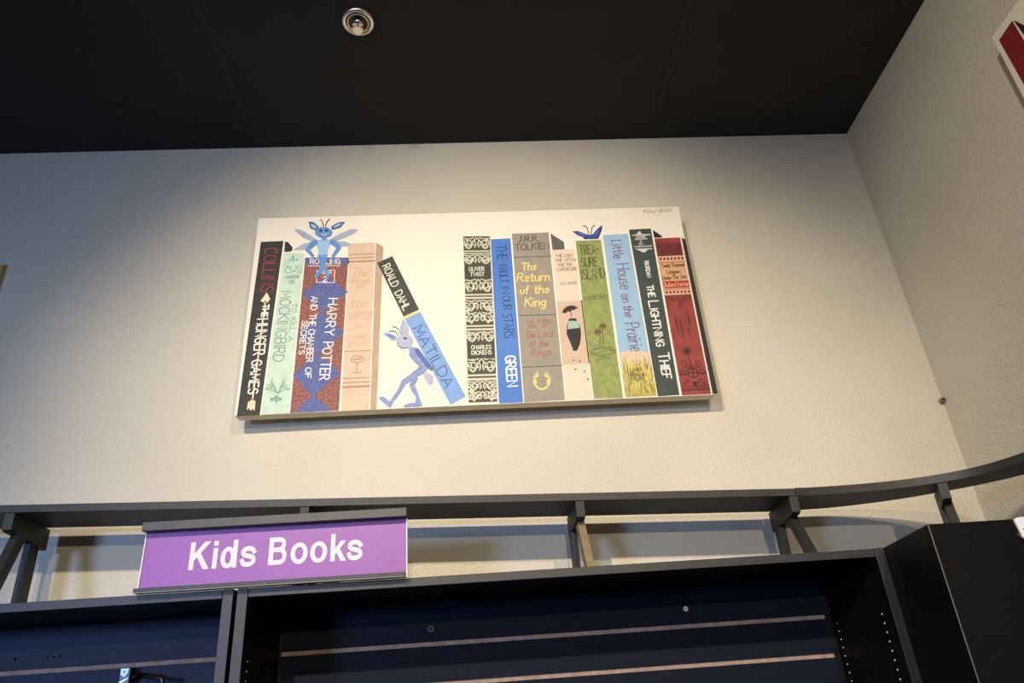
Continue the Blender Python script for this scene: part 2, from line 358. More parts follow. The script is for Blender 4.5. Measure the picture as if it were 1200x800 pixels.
G = {
'A': (4, "0,0 2,6 4,0|.8,2 3.2,2"), 'B': (3.7, "0,0 0,6|~0,6 2.6,6 3.3,4.6 2.4,3.2 0,3.1|~0,3.1 2.8,3.1 3.7,1.6 2.6,0 0,0"),
'C': (3.9, "~3.8,5 2.6,6 1,5.5 .1,3 1,.5 2.6,0 3.9,1"), 'D': (3.9, "0,0 0,6|~0,6 2.4,5.8 3.9,4 3.9,2 2.4,.2 0,0"),
'E': (3.4, "3.4,6 0,6 0,0 3.5,0|0,3.1 2.8,3.1"), 'F': (3.3, "3.4,6 0,6 0,0|0,3.1 2.7,3.1"),
'G': (4, "~3.8,5 2.6,6 1,5.5 .1,3 1,.5 2.6,0 3.8,.8 3.9,2.6|3.9,2.7 2.4,2.7"), 'H': (4, "0,0 0,6|4,0 4,6|0,3.1 4,3.1"),
'I': (0.6, ".3,0 .3,6"), 'J': (2.8, "1,6 2.8,6|~2,6 2.1,2 1.6,.3 .6,0 0,1"), 'K': (3.8, "0,0 0,6|3.6,6 0,2.8|1.2,3.6 3.9,0"), 'L': (3.1, "0,6 0,0 3.2,0"),
'M': (4.6, "0,0 .3,6 2.3,1.6 4.3,6 4.6,0"), 'N': (3.9, "0,0 0,6 3.9,0 3.9,6"), 'O': (4.4, "~2.2,6 .6,5.1 0,3 .6,.9 2.2,0 3.8,.9 4.4,3 3.8,5.1 2.2,6"),
'P': (3.5, "0,0 0,6|~0,6 2.6,5.9 3.5,4.5 2.5,3 0,2.8"), 'R': (3.8, "0,0 0,6|~0,6 2.6,5.9 3.4,4.5 2.4,3.1 0,3|1.6,3 3.8,0"),
'S': (3.5, "~3.3,5.2 2,6 .6,5.4 .4,4.2 1.7,3.2 3.2,2.4 3.4,1.1 2,0 .1,.8"), 'T': (4, "0,6 4,6|2,6 2,0"), 'U': (3.9, "~0,6 0,2 .7,.4 2,0 3.3,.4 3.9,2 3.9,6"),
'V': (4, "0,6 2,0 4,6"), 'W': (5.4, "0,6 1.3,0 2.7,5 4.1,0 5.4,6"), 'X': (3.8, "0,0 3.8,6|0,6 3.8,0"), 'Y': (4, "0,6 2,3 4,6|2,3 2,0"), 'Z': (3.6, "0,6 3.6,6 0,0 3.6,0"),
'a': (2.8, "~2.7,3 1.6,3.7 .4,3 0,1.6 .6,.2 1.7,.2 2.7,1.6|~2.8,3.6 2.7,1.2 3,0"), 'd': (2.9, "~2.7,2.6 1.6,3.6 .3,2.8 0,1.4 .7,.1 1.8,.3 2.7,1.5|2.8,6 2.8,0"),
'e': (2.7, "~.1,1.9 2.6,2.1 2.3,3.3 1.2,3.6 .2,2.6 .1,1.2 1,0 2.5,.6"), 'f': (2, "~2.2,5.4 1.3,6 .8,5 .8,2 .8,0|0,3.6 1.8,3.6"),
'g': (2.8, "~2.7,2.8 1.5,3.6 .3,2.8 .2,1.3 1.3,.3 2.6,1.4|~2.8,3.6 2.8,0 2.3,-1.6 1,-1.8 .2,-1.1"), 'h': (2.8, "0,6 0,0|~0,2.2 1.2,3.6 2.5,3.1 2.7,1.6 2.7,0"),
'i': (0.5, ".2,3.6 .2,0|.2,5 .2,5.4"), 'k': (2.7, "0,6 0,0|2.4,3.6 0,1.5|.9,2.2 2.7,0"), 'l': (0.5, ".2,6 .2,0"), 'm': (4.4, "0,3.6 0,0|~0,2.4 1,3.6 2,3 2.1,0|~2.1,2.4 3.2,3.6 4.2,3 4.3,0"),
'n': (2.7, "0,3.6 0,0|~0,2.2 1.2,3.6 2.4,3.1 2.6,1.6 2.6,0"), 'o': (2.8, "~1.4,3.6 .3,3 0,1.8 .4,.5 1.4,0 2.4,.5 2.8,1.8 2.5,3 1.4,3.6"),
'r': (1.9, "0,3.6 0,0|~0,1.9 .9,3.4 2,3.4"), 's': (2.3, "~2.2,3 1.2,3.6 .2,2.9 .8,2 2,1.5 2.2,.6 1.1,0 0,.5"), 't': (2, "~.9,5.4 .9,1 1.4,.1 2.2,.4|0,3.7 2,3.7"),
'u': (2.7, "~0,3.6 0,1.3 .8,0 2,.4 2.6,1.6|2.7,3.6 2.7,0"), 'v': (2.6, "0,3.6 1.3,0 2.6,3.6"), 'w': (3.8, "0,3.6 1,0 1.9,3 2.8,0 3.8,3.6"), 'y': (2.7, "0,3.6 1.4,.4|2.7,3.6 .6,-1.9"),
'2': (3.2, "~.1,4.8 1.2,6 2.8,5.4 2.9,4 1.4,1.8 0,0|0,0 3.3,0"), '.': (0.4, ".1,0 .1,.5"), ',': (0.5, ".3,.5 0,-.8"), '-': (2, "0,3 2,3"), '&': (3.8, "~3.8,0 1,4 1,5.6 2,6 2.8,5 1.6,3.4 .2,2 .6,.3 2,0 3.8,2.2"), ' ': (2.2, "")}
def glyph_lines(s, gap=1.1, slant=0.0):
    x = 0; out = []
    for ch in s:
        wd, d = G[ch]
        for st in d.split('|'):
            if not st: continue
            sm = st[0] == '~'; P = [tuple(float(q) for q in p.split(',')) for p in st.lstrip('~').split()]
            if sm: P = cat_rom(P, 4)
            out.append([(x + a + slant*b, b) for a, b in P])
        x += wd + gap
    return x - gap, out
YP = 1.63                         # front face of the canvas
LAY = 0.00022
def P2(px, py, Y=None): q = at(px, py, Y or YP); return Vector((q.x, q.z))
PXM = 0.0022                      # one photographed pixel on the canvas, in metres
class Art:
    def __init__(s, Y=YP): s.Y = Y
    def emit(s, name, groups, m, parent, layer):
        v = []; f = []; y = s.Y - LAY*layer
        for gi, (vs, fs) in enumerate(groups):
            y = s.Y - LAY*layer - (gi % 7)*1.2e-5
            b = len(v); v += [(a, y, c) for a, c in vs]; f += [tuple(b + i for i in q) for q in fs]
        if not v: return None
        o = mk(name, v, f, m, parent)
        bm = bmesh.new(); bm.from_mesh(o.data)
        for q in bm.faces:
            q.normal_update()
            if q.normal.y > 0: q.normal_flip()
        bm.to_mesh(o.data); bm.free()
        return o
    def poly(s, name, polys, m, parent, layer):
        g = []
        for p in polys:
            vs = [tuple(P2(x, y, s.Y)) for x, y in p]; g.append((vs, [tuple(range(len(vs)))]))
        if len(g) <= 10:
            os_ = [s.emit(name, [q], m, parent, layer + 0.08*k) for k, q in enumerate(g)]; return os_[0]
        return tag(s.emit(name, g, m, parent, layer), kind='stuff')
    def lines(s, name, lines, w, m, parent, layer, smooth=False):
        g = []
        for L in lines:
            P = [tuple(P2(x, y, s.Y)) for x, y in L]
            if smooth: P = cat_rom(P, 5)
            g.append(strip(P, w*PXM))
        if len(g) <= 4:
            os_ = [s.emit(name, [q], m, parent, layer + 0.08*k) for k, q in enumerate(g)]; return os_[0]
        return tag(s.emit(name, g, m, parent, layer), kind='stuff')
    def text(s, name, rows, w, m, parent, layer):
        """rows: (string, baseline start, baseline end, top of first letter[, slant])"""
        g = []
        for r in rows:
            st, p0, p1, pt = r[:4]; sl = r[4] if len(r) > 4 else 0.0; ww = r[5] if len(r) > 5 else w
            a, b, c = P2(*p0, s.Y), P2(*p1, s.Y), P2(*pt, s.Y); W, L = glyph_lines(st, slant=sl)
            ux = (b - a)/W; uy = (c - a)/6
            g = [strip([tuple(a + ux*x + uy*y) for x, y in q], ww*PXM) for q in L]
            o = s.emit(name, g, m, parent, layer)
        return o
A = Art()
def lerp(a, b, t): return (a[0] + (b[0]-a[0])*t, a[1] + (b[1]-a[1])*t)
def quadpt(q, u, v):   # q = TL, TR, BR, BL
    return lerp(lerp(q[0], q[1], u), lerp(q[3], q[2], u), v)
_pc = {}
def paint(rgb, rough=0.62, **k):
    key = (rgb, rough, tuple(sorted(k.items())))
    if key not in _pc: _pc[key] = mat('paint_%d_%d_%d' % rgb, rgb, rough, **k)
    return _pc[key]

# ------------------------------------------------------------------ the painting
cv = [at(303, 256, YP), at(795, 242, YP), at(838, 462, YP), at(275, 487, YP)]
pt = empty('canvas_painting', (0.03, YP, cv[3].z)); tag(pt, 'wide white canvas painting of a row of colourful book spines with blue winged sprites', 'painting')
TH = 0.034
v = [(p.x, YP, p.z) for p in cv] + [(p.x, YP + TH, p.z) for p in cv]
cvo = recalc(mk('canvas', v, [(0, 1, 2, 3), (4, 5, 6, 7), (0, 1, 5, 4), (1, 2, 6, 5), (2, 3, 7, 6), (3, 0, 4, 7)], M_canvas, pt))
cvo.data.materials.append(M_canvas_edge)
for p in cvo.data.polygons:
    if abs(p.normal.y) < 0.5: p.material_index = 1
# hanging cleat between canvas and wall
box('wall_cleat', -0.35, 0.40, YP + TH, D, 1.10, 1.14, M_canvas_edge, pt)

BLK = (38, 37, 34); WHT = (240, 232, 215)
def book(name_label, quad, m, layer=1, side=None, side_m=None, edge=True):
    """a painted spine is a part of the painting; its lettering and ornament are its sub-parts"""
    o = A.poly('painted_spine', [quad], m, pt, layer); o['label'] = name_label
    if side: A.poly('painted_side', [side], side_m or m, o, layer)
    if edge: A.lines('edge_line', [[lerp(quad[0], quad[1], 0.995), lerp(quad[3], quad[2], 0.995)]], 1.1, paint(WHT), o, layer + 1)
    return o
# 1 black, red and white lettering with arrow
q = [(305.8, 283.4), (332.9, 282.2), (305.2, 486.2), (277.5, 487.6)]
b = book('painted black spine, red and white lettering crossed by an arrow', q, paint(BLK, var=.25, vscale=60), side=[(334, 283), (337.5, 283.6), (343, 290), (342.4, 293.6), (340, 294.8), (333.2, 295)], side_m=paint((28, 26, 25)))
A.text('lettering', [('COLLINS', (311, 291), (305, 342), (325.5, 290.5))], 1.5, paint((150, 48, 52)), b, 2)
A.text('lettering', [('THE', (308.5, 357), (306.4, 371), (315.3, 357)), ('HUNGER', (301.8, 374), (297.0, 416), (314, 373.5)), ('GAMES', (296.0, 422), (290.5, 461.5), (307, 421.5))], 1.6, paint((240, 236, 225)), b, 3)
A.lines('arrow_shaft', [[(311.2, 353), (296, 468)]], 1.7, paint((232, 212, 165)), b, 4)
A.poly('arrow_head', [[(312.8, 342.5), (316.8, 350.5), (313.5, 354.5), (309.5, 354.5), (305.2, 353)]], paint((236, 218, 175)), b, 4)
A.poly('arrow_feather', [[(292.8, 470), (295.8, 467), (299.6, 470.5), (298.4, 481.5), (295.8, 478.8), (294.2, 481.6), (291.8, 478.2), (289.2, 480.8), (290.5, 471.5)]], paint((228, 208, 165)), b, 4)
# 2 mint
q = [(333.1, 295.6), (357.8, 297.2), (339.3, 484.2), (306.2, 486.0)]
b = book('painted pale mint spine with grey-green lettering', q, paint((192, 214, 190), var=.05, vscale=40))
gm = paint((120, 165, 140)); gg = paint((128, 148, 128))
A.text('lettering', [('MOCKINGBIRD', (329.8, 341.5), (319.5, 423), (342, 341.5))], 1.25, gg, b, 2)
A.text('lettering', [('TO', (342.5, 356), (341.5, 366), (348, 356)), ('KILL', (341, 372), (339.5, 388), (346.5, 372)), ('A', (338.5, 394), (337.8, 400), (343.5, 394)), ('HARPER', (334.5, 326.4), (350.5, 326), (334.8, 323)), ('LEE', (338, 331.5), (345, 331.3), (338.2, 328.4))], 0.8, gg, b, 2)
leaf = [[(343.5, 309), (345, 303), (344, 298.5), (341.8, 301), (343.5, 305)], [(343.5, 305), (339.5, 303.5), (340, 306)], [(344.5, 305), (350, 302.5), (349, 305.5)]]
A.poly('ornament', leaf, paint((105, 175, 135)), b, 2)
A.lines('ornament', [[(334, 316), (338, 312), (341, 316), (344, 318), (347, 314), (351, 311), (353, 316), (351, 320), (346, 318), (341, 319), (336, 320), (334, 316)], [(335, 311), (339, 314), (342, 312)], [(346, 311), (349, 316), (353, 320)]], 0.8, gm, b, 2, True)
tw = []
for s in (-1, 1):
    for i, (dx, dy) in enumerate(((5, 9), (9, 12), (12, 8), (14, 4), (7, 14))):
        tw.append([(325.5, 461), (325.5 + s*dx*0.5, 459 - dy*0.4), (325.5 + s*dx, 460 - dy*1.25)])
        tw.append([(325.5 + s*dx*0.6, 458 - dy*0.5), (325.5 + s*dx*0.9, 458 - dy*0.4), (325.5 + s*dx*1.05, 459 - dy*0.8)])
A.lines('ornament', tw, 0.8, gm, b, 2, True)
A.poly('ornament', [[(324, 462), (327.5, 466), (324, 473), (320.5, 467)], [(316, 467), (321, 465), (322, 469), (318, 471)], [(326, 465), (331, 466), (329, 470), (325.5, 469)]], gm, b, 2)
# 3 red and blue diamonds
q = [(357.4, 301.8), (409, 301.6), (397.9, 481.0), (339.6, 483.9)]
b = book('painted rust-red spine with blue diamonds and white lettering', q, paint((158, 92, 74), rgb2=(112, 62, 58), vscale=170))
db = paint((88, 102, 160), rgb2=(68, 78, 128), vscale=200)
A.poly('painted_diamond', [[(357.6, 301.8), (408.9, 301.8), (408.6, 309.5), (357, 310.5)], [(383, 323), (408, 342), (378, 366), (353.5, 344)], [(378, 364), (403, 390), (372, 416), (348.5, 392)], [(372, 413), (399, 437), (366, 465), (343.2, 439)], [(366.5, 462), (389.5, 481.3), (345.5, 483.5)]], db, b, 2)
dots = []
for _ in range(170):
    x, y = quadpt(q, random.random(), 0.12 + 0.88*random.random()); dots.append([(x, y), (x + random.uniform(-2, 2), y + random.uniform(-1.5, 1.5))])
A.lines('paint_fleck', dots, 0.45, paint((172, 128, 116)), b, 3)
W_ = paint((232, 226, 214))
A.text('lettering', [('HARRY', (385.6, 349.8), (380.5, 393), (396.0, 349.8)), ('POTTER', (379.3, 401), (374.3, 445), (390.3, 401))], 1.5, W_, b, 4)
A.text('lettering', [('AND', (365.3, 347.5), (364, 363), (372.6, 347.5)), ('THE', (363.5, 368), (362, 382), (370.8, 368)), ('CHAMBER', (361.8, 386), (358.8, 424), (369, 386)), ('OF', (358.3, 431), (357.3, 442.8), (365.2, 431)), ('SECRETS', (354.4, 376), (350.3, 415), (360.6, 376))], 1.2, W_, b, 4)
A.text('lettering', [('ROWLING', (363.7, 309.4), (398.5, 309.4), (363.8, 303.6)), ('YEAR', (376, 321), (388.5, 320.6), (376.2, 318.2), 0, 0.7), ('2', (378.5, 330), (383, 329.8), (379, 324.2), 0, 1.2)], 1.1, W_, b, 3)
A.lines('lettering_frame', [[(361, 311.6), (398.7, 311.6)], [(370.8, 330.5), (371.6, 317), (392.3, 316.6), (391.6, 331.2), (370.8, 330.8)]], 0.9, W_, b, 3)
# 4 tan
q = [(408.3, 285.3), (440.2, 284.0), (433.4, 480.0), (399.6, 481.6)]
tn = paint((212, 184, 156), var=.03, vscale=30); td = paint((172, 128, 92)); td2 = paint((200, 162, 128))
b = book('painted tan spine with brown bands and faint lettering', q, tn, side=[(440.4, 284), (449.2, 289.2), (441.2, 479.4), (433.6, 480)], side_m=paint((184, 152, 124), var=.06, vscale=30))
def hband(qd, v, w, col, layer, u0=0.02, u1=0.97): return [quadpt(qd, u0, v), quadpt(qd, u1, v)]
A.lines('painted_band', [hband(q, .068, 1, 0, 0), hband(q, .088, 1, 0, 0), hband(q, .806, 1, 0, 0), hband(q, .832, 1, 0, 0)], 1.2, td, b, 2)
A.lines('painted_band', [hband(q, .110, 1, 0, 0), hband(q, .858, 1, 0, 0)], 2.2, td, b, 2)
A.lines('painted_band', [hband(q, .645, 1, 0, 0)], 1.0, td, b, 2)
A.text('lettering', [('The', (413, 325.5), (430, 324), (413.3, 314.5), .15, 1.0), ('ADVENTURES', (410.5, 332), (434, 331), (410.6, 328)), ('OF', (417, 339), (425, 338.6), (417, 335)), ('TOM', (411, 361), (431, 360), (411.3, 353), 0, 1.0), ('SAWYER', (407.8, 374), (436, 372.4), (408, 366.2), 0, 1.0), ('BY', (418, 384), (425, 383.6), (418.2, 380)), ('MARK', (410, 397.5), (428, 396.5), (410.2, 392.5)), ('TWAIN', (407.5, 406), (431, 404.6), (407.8, 400.5))], 0.8, td2, b, 2)
A.lines('painted_tree', [[(418, 436), (418.6, 424)], [(413, 437), (424, 436)], [(411.5, 422), (414, 418), (419, 416.8), (425, 418.5), (426, 422), (421, 424.5), (415, 425), (411.5, 422)], [(413, 421), (424, 420.5)], [(415, 423.3), (422, 418.5)]], 1.0, td, b, 2, True)
# 5 leaning book, black and blue
b = A.poly('painted_spine', [[(474.6, 373.8), (492.5, 365.4), (545.6, 464.4), (528, 474.4)]], paint((120, 160, 210), var=.06, vscale=50), pt, 3); b['label'] = 'painted leaning spine, sky blue below and black above'
A.poly('painted_band', [[(442, 308), (459.8, 300.2), (491.2, 362.8), (473, 371)]], paint((62, 57, 50), var=.3, vscale=90), b, 4)
A.poly('painted_band', [[(473, 371), (491.2, 362.8), (492.6, 365.4), (474.4, 373.8)]], paint((222, 208, 130)), b, 4)
A.text('lettering', [('ROALD', (448.2, 312.5), (459.6, 337), (456.2, 308.6)), ('DAHL', (462.5, 343), (473.4, 364.2), (470.2, 339.4))], 1.35, paint((225, 220, 205)), b, 5)
A.text('lettering', [('MATILDA', (483.9, 385.5), (522, 455), (494.2, 379.8))], 1.3, paint((72, 92, 128)), b, 5)
# 6 dark olive, cream scrollwork
q = [(542.4, 276.4), (574.3, 276.2), (583.4, 471.0), (548.7, 472.2)]
b = book('painted dark olive spine covered in cream scrollwork', q, paint((208, 202, 176)), edge=False)
OL = paint((66, 68, 50)); CR = paint((205, 202, 176))
def vf(py): return (py - 276.3)/195.3
def sub(py0, py1, u0=0.02, u1=0.98): return [quadpt(q, u0, vf(py0)), quadpt(q, u1, vf(py0)), quadpt(q, u1, vf(py1)), quadpt(q, u0, vf(py1))]
secs = [(277, 293.5), (297.5, 344.3), (350, 380.8), (387, 438.3), (445.5, 471)]
A.poly('painted_panel', [sub(a, c) for a, c in secs] + [sub(295, 296.2), sub(346.2, 347.8), sub(382.8, 384.6), sub(440.6, 442.6)], OL, b, 2)
def scroll(qd, seed, rows, w=1.25):
    rnd = random.Random(seed); L = []
    for r in range(rows):
        v0 = (r + 0.5)/rows
        for s in (-1, 1):
            for (uc, rad, st, turns) in ((0.30, 0.155, 0.3, 1.25), (0.12, 0.09, 2.0, 1.0), (0.46 if rows > 1 else .42, 0.07, 4.0, 0.9)):
                P = []; hh = 0.42/rows*(rad/0.155)**0.6
                for k in range(13):
                    t = k/12; a = st + turns*2*math.pi*t; rr = 1 - 0.72*t
                    P.append(quadpt(qd, 0.5 + s*(uc + rad*rr*math.cos(a)), v0 + (hh*rr)*math.sin(a + (r % 2)*math.pi)))
                L.append(P)
            L.append([quadpt(qd, 0.5, v0 - .45/rows), quadpt(qd, 0.5 + s*.16, v0 - .12/rows), quadpt(qd, 0.5 + s*.30, v0 + .40/rows), quadpt(qd, 0.5 + s*.45, v0 + .12/rows)])
            L.append([quadpt(qd, 0.5 + s*.47, v0 - .42/rows), quadpt(qd, 0.5 + s*.28, v0 - .36/rows), quadpt(qd, 0.5 + s*.1, v0 - .46/rows)])
    return L
def curls(qd, seed, n):
    rnd = random.Random(seed); L = []
    for _ in range(n):
        u = rnd.uniform(.06, .44); v = rnd.uniform(.1, .9); a0 = rnd.uniform(0, 6.28); tr = rnd.choice((-1, 1))*rnd.uniform(.5, .9)
        for s in (-1, 1):
            L.append([quadpt(qd, .5 + s*(u + .06*(1 - .6*k/7)*math.cos(a0 + tr*6.28*k/7)), v + .06*(1 - .6*k/7)*math.sin(a0 + tr*6.28*k/7)) for k in range(8)])
    return L
sc_l = curls(sub(278, 293), 11, 4) + curls(sub(298, 310.5), 12, 3) + curls(sub(326.5, 343.5), 13, 4) + curls(sub(351, 380), 14, 8) + curls(sub(388, 401.5), 15, 4) + curls(sub(419.5, 437.5), 16, 5) + curls(sub(446, 470.5), 17, 7)
sc_l += scroll(sub(278, 293), 1, 1) + scroll(sub(298, 310.5), 2, 1) + scroll(sub(326.5, 343.5), 3, 1) + scroll(sub(351, 380), 4, 2) + scroll(sub(388, 401.5), 5, 1) + scroll(sub(419.5, 437.5), 6, 1) + scroll(sub(446, 470.5), 7, 2)
A.lines('scrollwork', sc_l, 1.5, CR, b, 3)
A.poly('painted_label', [sub(311.5, 325.5, .03, .97), sub(402, 418.5, .03, .97)], paint((58, 60, 44)), b, 4)
A.text('lettering', [('OLIVER', (549.5, 317.5), (567.5, 317.2), (549.5, 313.2)), ('TWIST', (551, 323.6), (567.5, 323.3), (551, 319.4)), ('CHARLES', (552.5, 409.3), (575.5, 408.8), (552.4, 404.8)), ('DICKENS', (552.8, 415.6), (576, 415.1), (552.7, 411.2))], 0.95, paint((222, 218, 196)), b, 5)
# 7 blue
q = [(575.1, 280.4), (598.8, 279.2), (613.8, 471.4), (584.9, 472.6)]
b = book('painted bright blue spine, dark and white lettering', q, paint((78, 130, 200), rgb2=(58, 110, 186), vscale=4, thr=(.3, .7)))
dn = paint((32, 60, 120))
A.text('lettering', [('THE', (582, 288), (583.2, 304), (593, 287.5)), ('FAULT', (584.4, 310.5), (586.8, 331), (593.5, 310)), ('IN', (588, 336), (588.8, 344), (596.5, 335.5)), ('OUR', (588.5, 347), (590.5, 363), (597.8, 346.5)), ('STARS', (588.5, 368), (591.2, 396), (600, 367.5))], 1.1, dn, b, 2)
A.text('lettering', [('GREEN', (592.2, 417.5), (594.8, 453), (603.5, 416.5))], 1.9, paint((235, 238, 242)), b, 2)
# 8 grey, yellow script
q = [(599.8, 273.8), (643.4, 272.2), (663, 468.6), (614.4, 471.6)]
gr = paint((150, 142, 126), var=.05, vscale=40); gd = paint((92, 86, 78))
b = book('painted grey spine with yellow and red-brown script', q, gr, side=[(645, 273.4), (660.8, 283.4), (661.6, 292), (647.6, 292.8)], side_m=paint((92, 90, 84)))
A.lines('painted_band', [[(603, 301.4), (646, 300)], [(608.5, 369.6), (651.6, 368.4)], [(612.2, 430.4), (658.8, 428)]], 1.1, gd, b, 2)
A.text('lettering', [('J.R.R.', (608, 283.4), (631, 282.4), (608, 277)), ('TOLKIEN', (604, 293.6), (643.4, 291), (603.8, 286.4))], 1.15, paint((70, 66, 60)), b, 2)
A.text('lettering', [('The', (611.5, 316.6), (628, 316), (611, 308.4), .12), ('Return', (606, 330), (643.5, 328.6), (605.8, 320.4), .12), ('of', (609.5, 344.2), (619, 343.9), (609.2, 335.5), .12), ('the', (626, 343.8), (643, 343), (625.6, 334.5), .12), ('King', (615, 359), (639, 358.4), (614.5, 349), .15)], 1.55, paint((236, 208, 110)), b, 2)
rb = paint((158, 98, 84))
A.text('lettering', [('THE', (616.6, 379.6), (625.5, 379.2), (616.3, 375.8), 0, .8), ('THIRD', (630, 379), (645.5, 378), (629.7, 375.2), 0, .8), ('PART', (619, 384.8), (630, 384.4), (618.8, 381), 0, .8), ('OF', (635, 384.2), (641, 384), (634.8, 380.6), 0, .8), ('The', (616, 396), (627, 395.6), (615.7, 388.6), .15), ('Lord', (631, 395.6), (647.5, 394.6), (630.6, 388), .15), ('of', (620.5, 406.4), (627, 406.2), (620.2, 399.4), .15), ('the', (631.5, 406), (643, 405.5), (631, 398.8), .15), ('Rings', (621.5, 417.6), (645.5, 416.4), (621, 409), .2)], 1.1, rb, b, 2)
ring = [(634.8 + 8.2*math.sin(a), 447.2 - 8.6*math.cos(a)) for a in [0.55 + k*(2*math.pi - 1.1)/22 for k in range(23)]]
spk = []
for k in list(range(0, 7)) + list(range(16, 23)):
    x, y = ring[k]; a = 0.55 + k*(2*math.pi - 1.1)/22
    spk.append([(x, y), (x + 2.6*math.sin(a) , y - 3.2*math.cos(a) - 1.4)]); spk.append([(x, y), (x - 2.0*math.sin(a), y + 1.0*math.cos(a) - 2.2)])
A.lines('ornament', [ring], 2.2, paint((232, 212, 110)), b, 2); A.lines('ornament', spk, 0.9, paint((236, 218, 130)), b, 2)
# 9 cream, umbrella
q = [(646.6, 292.4), (674.4, 291.6), (695.4, 466.4), (663.2, 468.4)]
b = book('painted cream spine with a black umbrella on a tan block', q, paint((226, 204, 180), var=.03, vscale=40))
A.poly('painted_band', [[(652.6, 354), (682.6, 351.8), (691.2, 425.4), (659.6, 427)]], paint((204, 176, 150)), b, 2)
sm_ = paint((128, 112, 98))
A.text('lettering', [('THE LION', (651, 301.5), (670.5, 300.8), (650.8, 298)), ('THE WITCH', (650.8, 306.8), (674.6, 306), (650.5, 303.2)), ('AND THE', (654, 312), (670, 311.5), (653.8, 308.6)), ('WARDROBE', (652, 317.6), (676, 316.6), (651.7, 314)), ('C.S. LEWIS', (657, 333.6), (675.6, 332.8), (656.8, 330.8))], 0.7, sm_, b, 2)
bk = paint((28, 26, 26))
A.poly('painted_umbrella', [[(658.4, 367), (660, 362.8), (664, 359.2), (669, 357.8), (674, 358.4), (677.6, 361.4), (674.8, 361.8), (672.8, 363.4), (670.4, 363), (667.6, 365.4), (665.4, 364.6), (662.4, 367.4), (661, 366.2)]], bk, b, 3)
A.lines('umbrella_handle', [[(668.6, 364), (669.6, 371)]], 0.8, bk, b, 3)
A.poly('painted_cloak', [[(667, 373), (675, 373), (680, 383), (681, 392), (679.6, 403), (676, 411), (672, 411), (668.2, 401), (664, 392), (664, 383)]], bk, b, 3)
A.poly('painted_cloak_band', [[(666.4, 376), (676.6, 376), (679.6, 384), (664.6, 386)]], paint((160, 186, 165)), b, 4)
hp_ = []
for x, y in ((672, 422), (679.5, 423), (674.2, 432.6), (685, 435.2), (688.8, 444.4)):
    hp_.append([(x + 1.5*math.cos(a), y + 1.1*math.sin(a)) for a in [k*math.pi/3 for k in range(6)]])
A.poly('painted_print', hp_, paint((120, 105, 92)), b, 3)
# 10 green
q = [(674.6, 282.2), (704.8, 281.0), (731, 466.4), (695.6, 467)]
b = book('painted moss-green spine with two small palm trees', q, paint((150, 158, 88), rgb2=(132, 142, 74), vscale=60))
dg = paint((78, 88, 48))
A.text('lettering', [('TREA-', (679.6, 298.2), (701.5, 297), (678.6, 287.6)), ('SURE', (681.5, 312.6), (700.5, 311.6), (680.4, 302.4)), ('ISLAND', (682.2, 327.6), (709, 325.6), (680.8, 315.8))], 1.15, paint((62, 70, 42)), b, 2)
A.text('lettering', [('STEVENSON', (684.5, 351.6), (711.5, 349.8), (684, 347.4))], 0.75, dg, b, 2)
A.lines('palm_trunk', [[(702.6, 390), (703.2, 404)], [(706, 385), (707.4, 404.5)]], 0.9, paint((98, 84, 48)), b, 2)
pf = []
for cx, cy in ((700.5, 388.5), (706.4, 381.6)):
    for k in range(9):
        a = k*2*math.pi/9 + .2; pf.append([(cx, cy), (cx + 2.6*math.cos(a), cy + 1.8*math.sin(a)), (cx + 4.4*math.cos(a), cy + 3.6*math.sin(a) + 0.8)])
A.lines('palm_crown', pf, 1.5, paint((112, 72, 44)), b, 2)
wv = []
for k in range(9):
    yy = 406 + k*2.0; w_ = 15 - abs(k - 2.5)*1.6
    wv.append([(707 + w_*math.cos(t) + 3*math.sin(k*2.1), yy + 1.5*math.sin(t*2 + k)) for t in [j*math.pi/8 for j in range(9)]])
A.lines('ornament', wv, 0.6, dg, b, 2, True)
# 11 pale blue with prairie grass
q = [(706.4, 275.2), (736.4, 274.0), (770.4, 463.4), (733, 465.6)]
b = book('painted pale blue spine with yellow prairie grass at its foot', q, paint((148, 184, 208), var=.04, vscale=50))
A.poly('painted_ground', [[quadpt(q, 0.01, .722), quadpt(q, .35, .712), quadpt(q, .7, .718), quadpt(q, .985, .735), quadpt(q, .985, .998), quadpt(q, .01, .998)]], paint((214, 190, 162)), b, 2)
A.poly('painted_grass', [[quadpt(q, .01, .84), quadpt(q, .2, .80), quadpt(q, .4, .81), quadpt(q, .6, .79), quadpt(q, .8, .81), quadpt(q, .985, .80), quadpt(q, .985, .998), quadpt(q, .01, .998)]], paint((196, 174, 78), rgb2=(160, 146, 62), vscale=130), b, 3)
g1 = []; g2 = []; g3 = []
for k in range(150):
    u = random.uniform(.04, .96); vv = random.uniform(.83, .985); dx = random.uniform(-.10, .10); L = random.uniform(.05, .10)
    (g1, g2, g3)[k % 3].append([quadpt(q, u, vv), quadpt(q, min(.97, max(.02, u + dx*.4)), vv - L*.6), quadpt(q, min(.97, max(.02, u + dx)), vv - L)])
A.lines('painted_grass', g1, 0.8, paint((222, 198, 104)), b, 4); A.lines('painted_grass', g2, 0.6, paint((134, 130, 58)), b, 4); A.lines('painted_grass', g3, 0.7, paint((200, 188, 122)), b, 4)
A.text('lettering', [('Little', (716.4, 282), (719.5, 303), (728.2, 281.2)), ('House', (722, 309.4), (727, 339), (736.8, 308.6)), ('on', (727.6, 345), (729.8, 354.5), (738.4, 344.2)), ('the', (730.2, 359), (733, 371.6), (741, 358.2)), ('Prairie', (732.2, 379), (739, 411.6), (748, 378))], 1.15, paint((128, 72, 112)), b, 3)
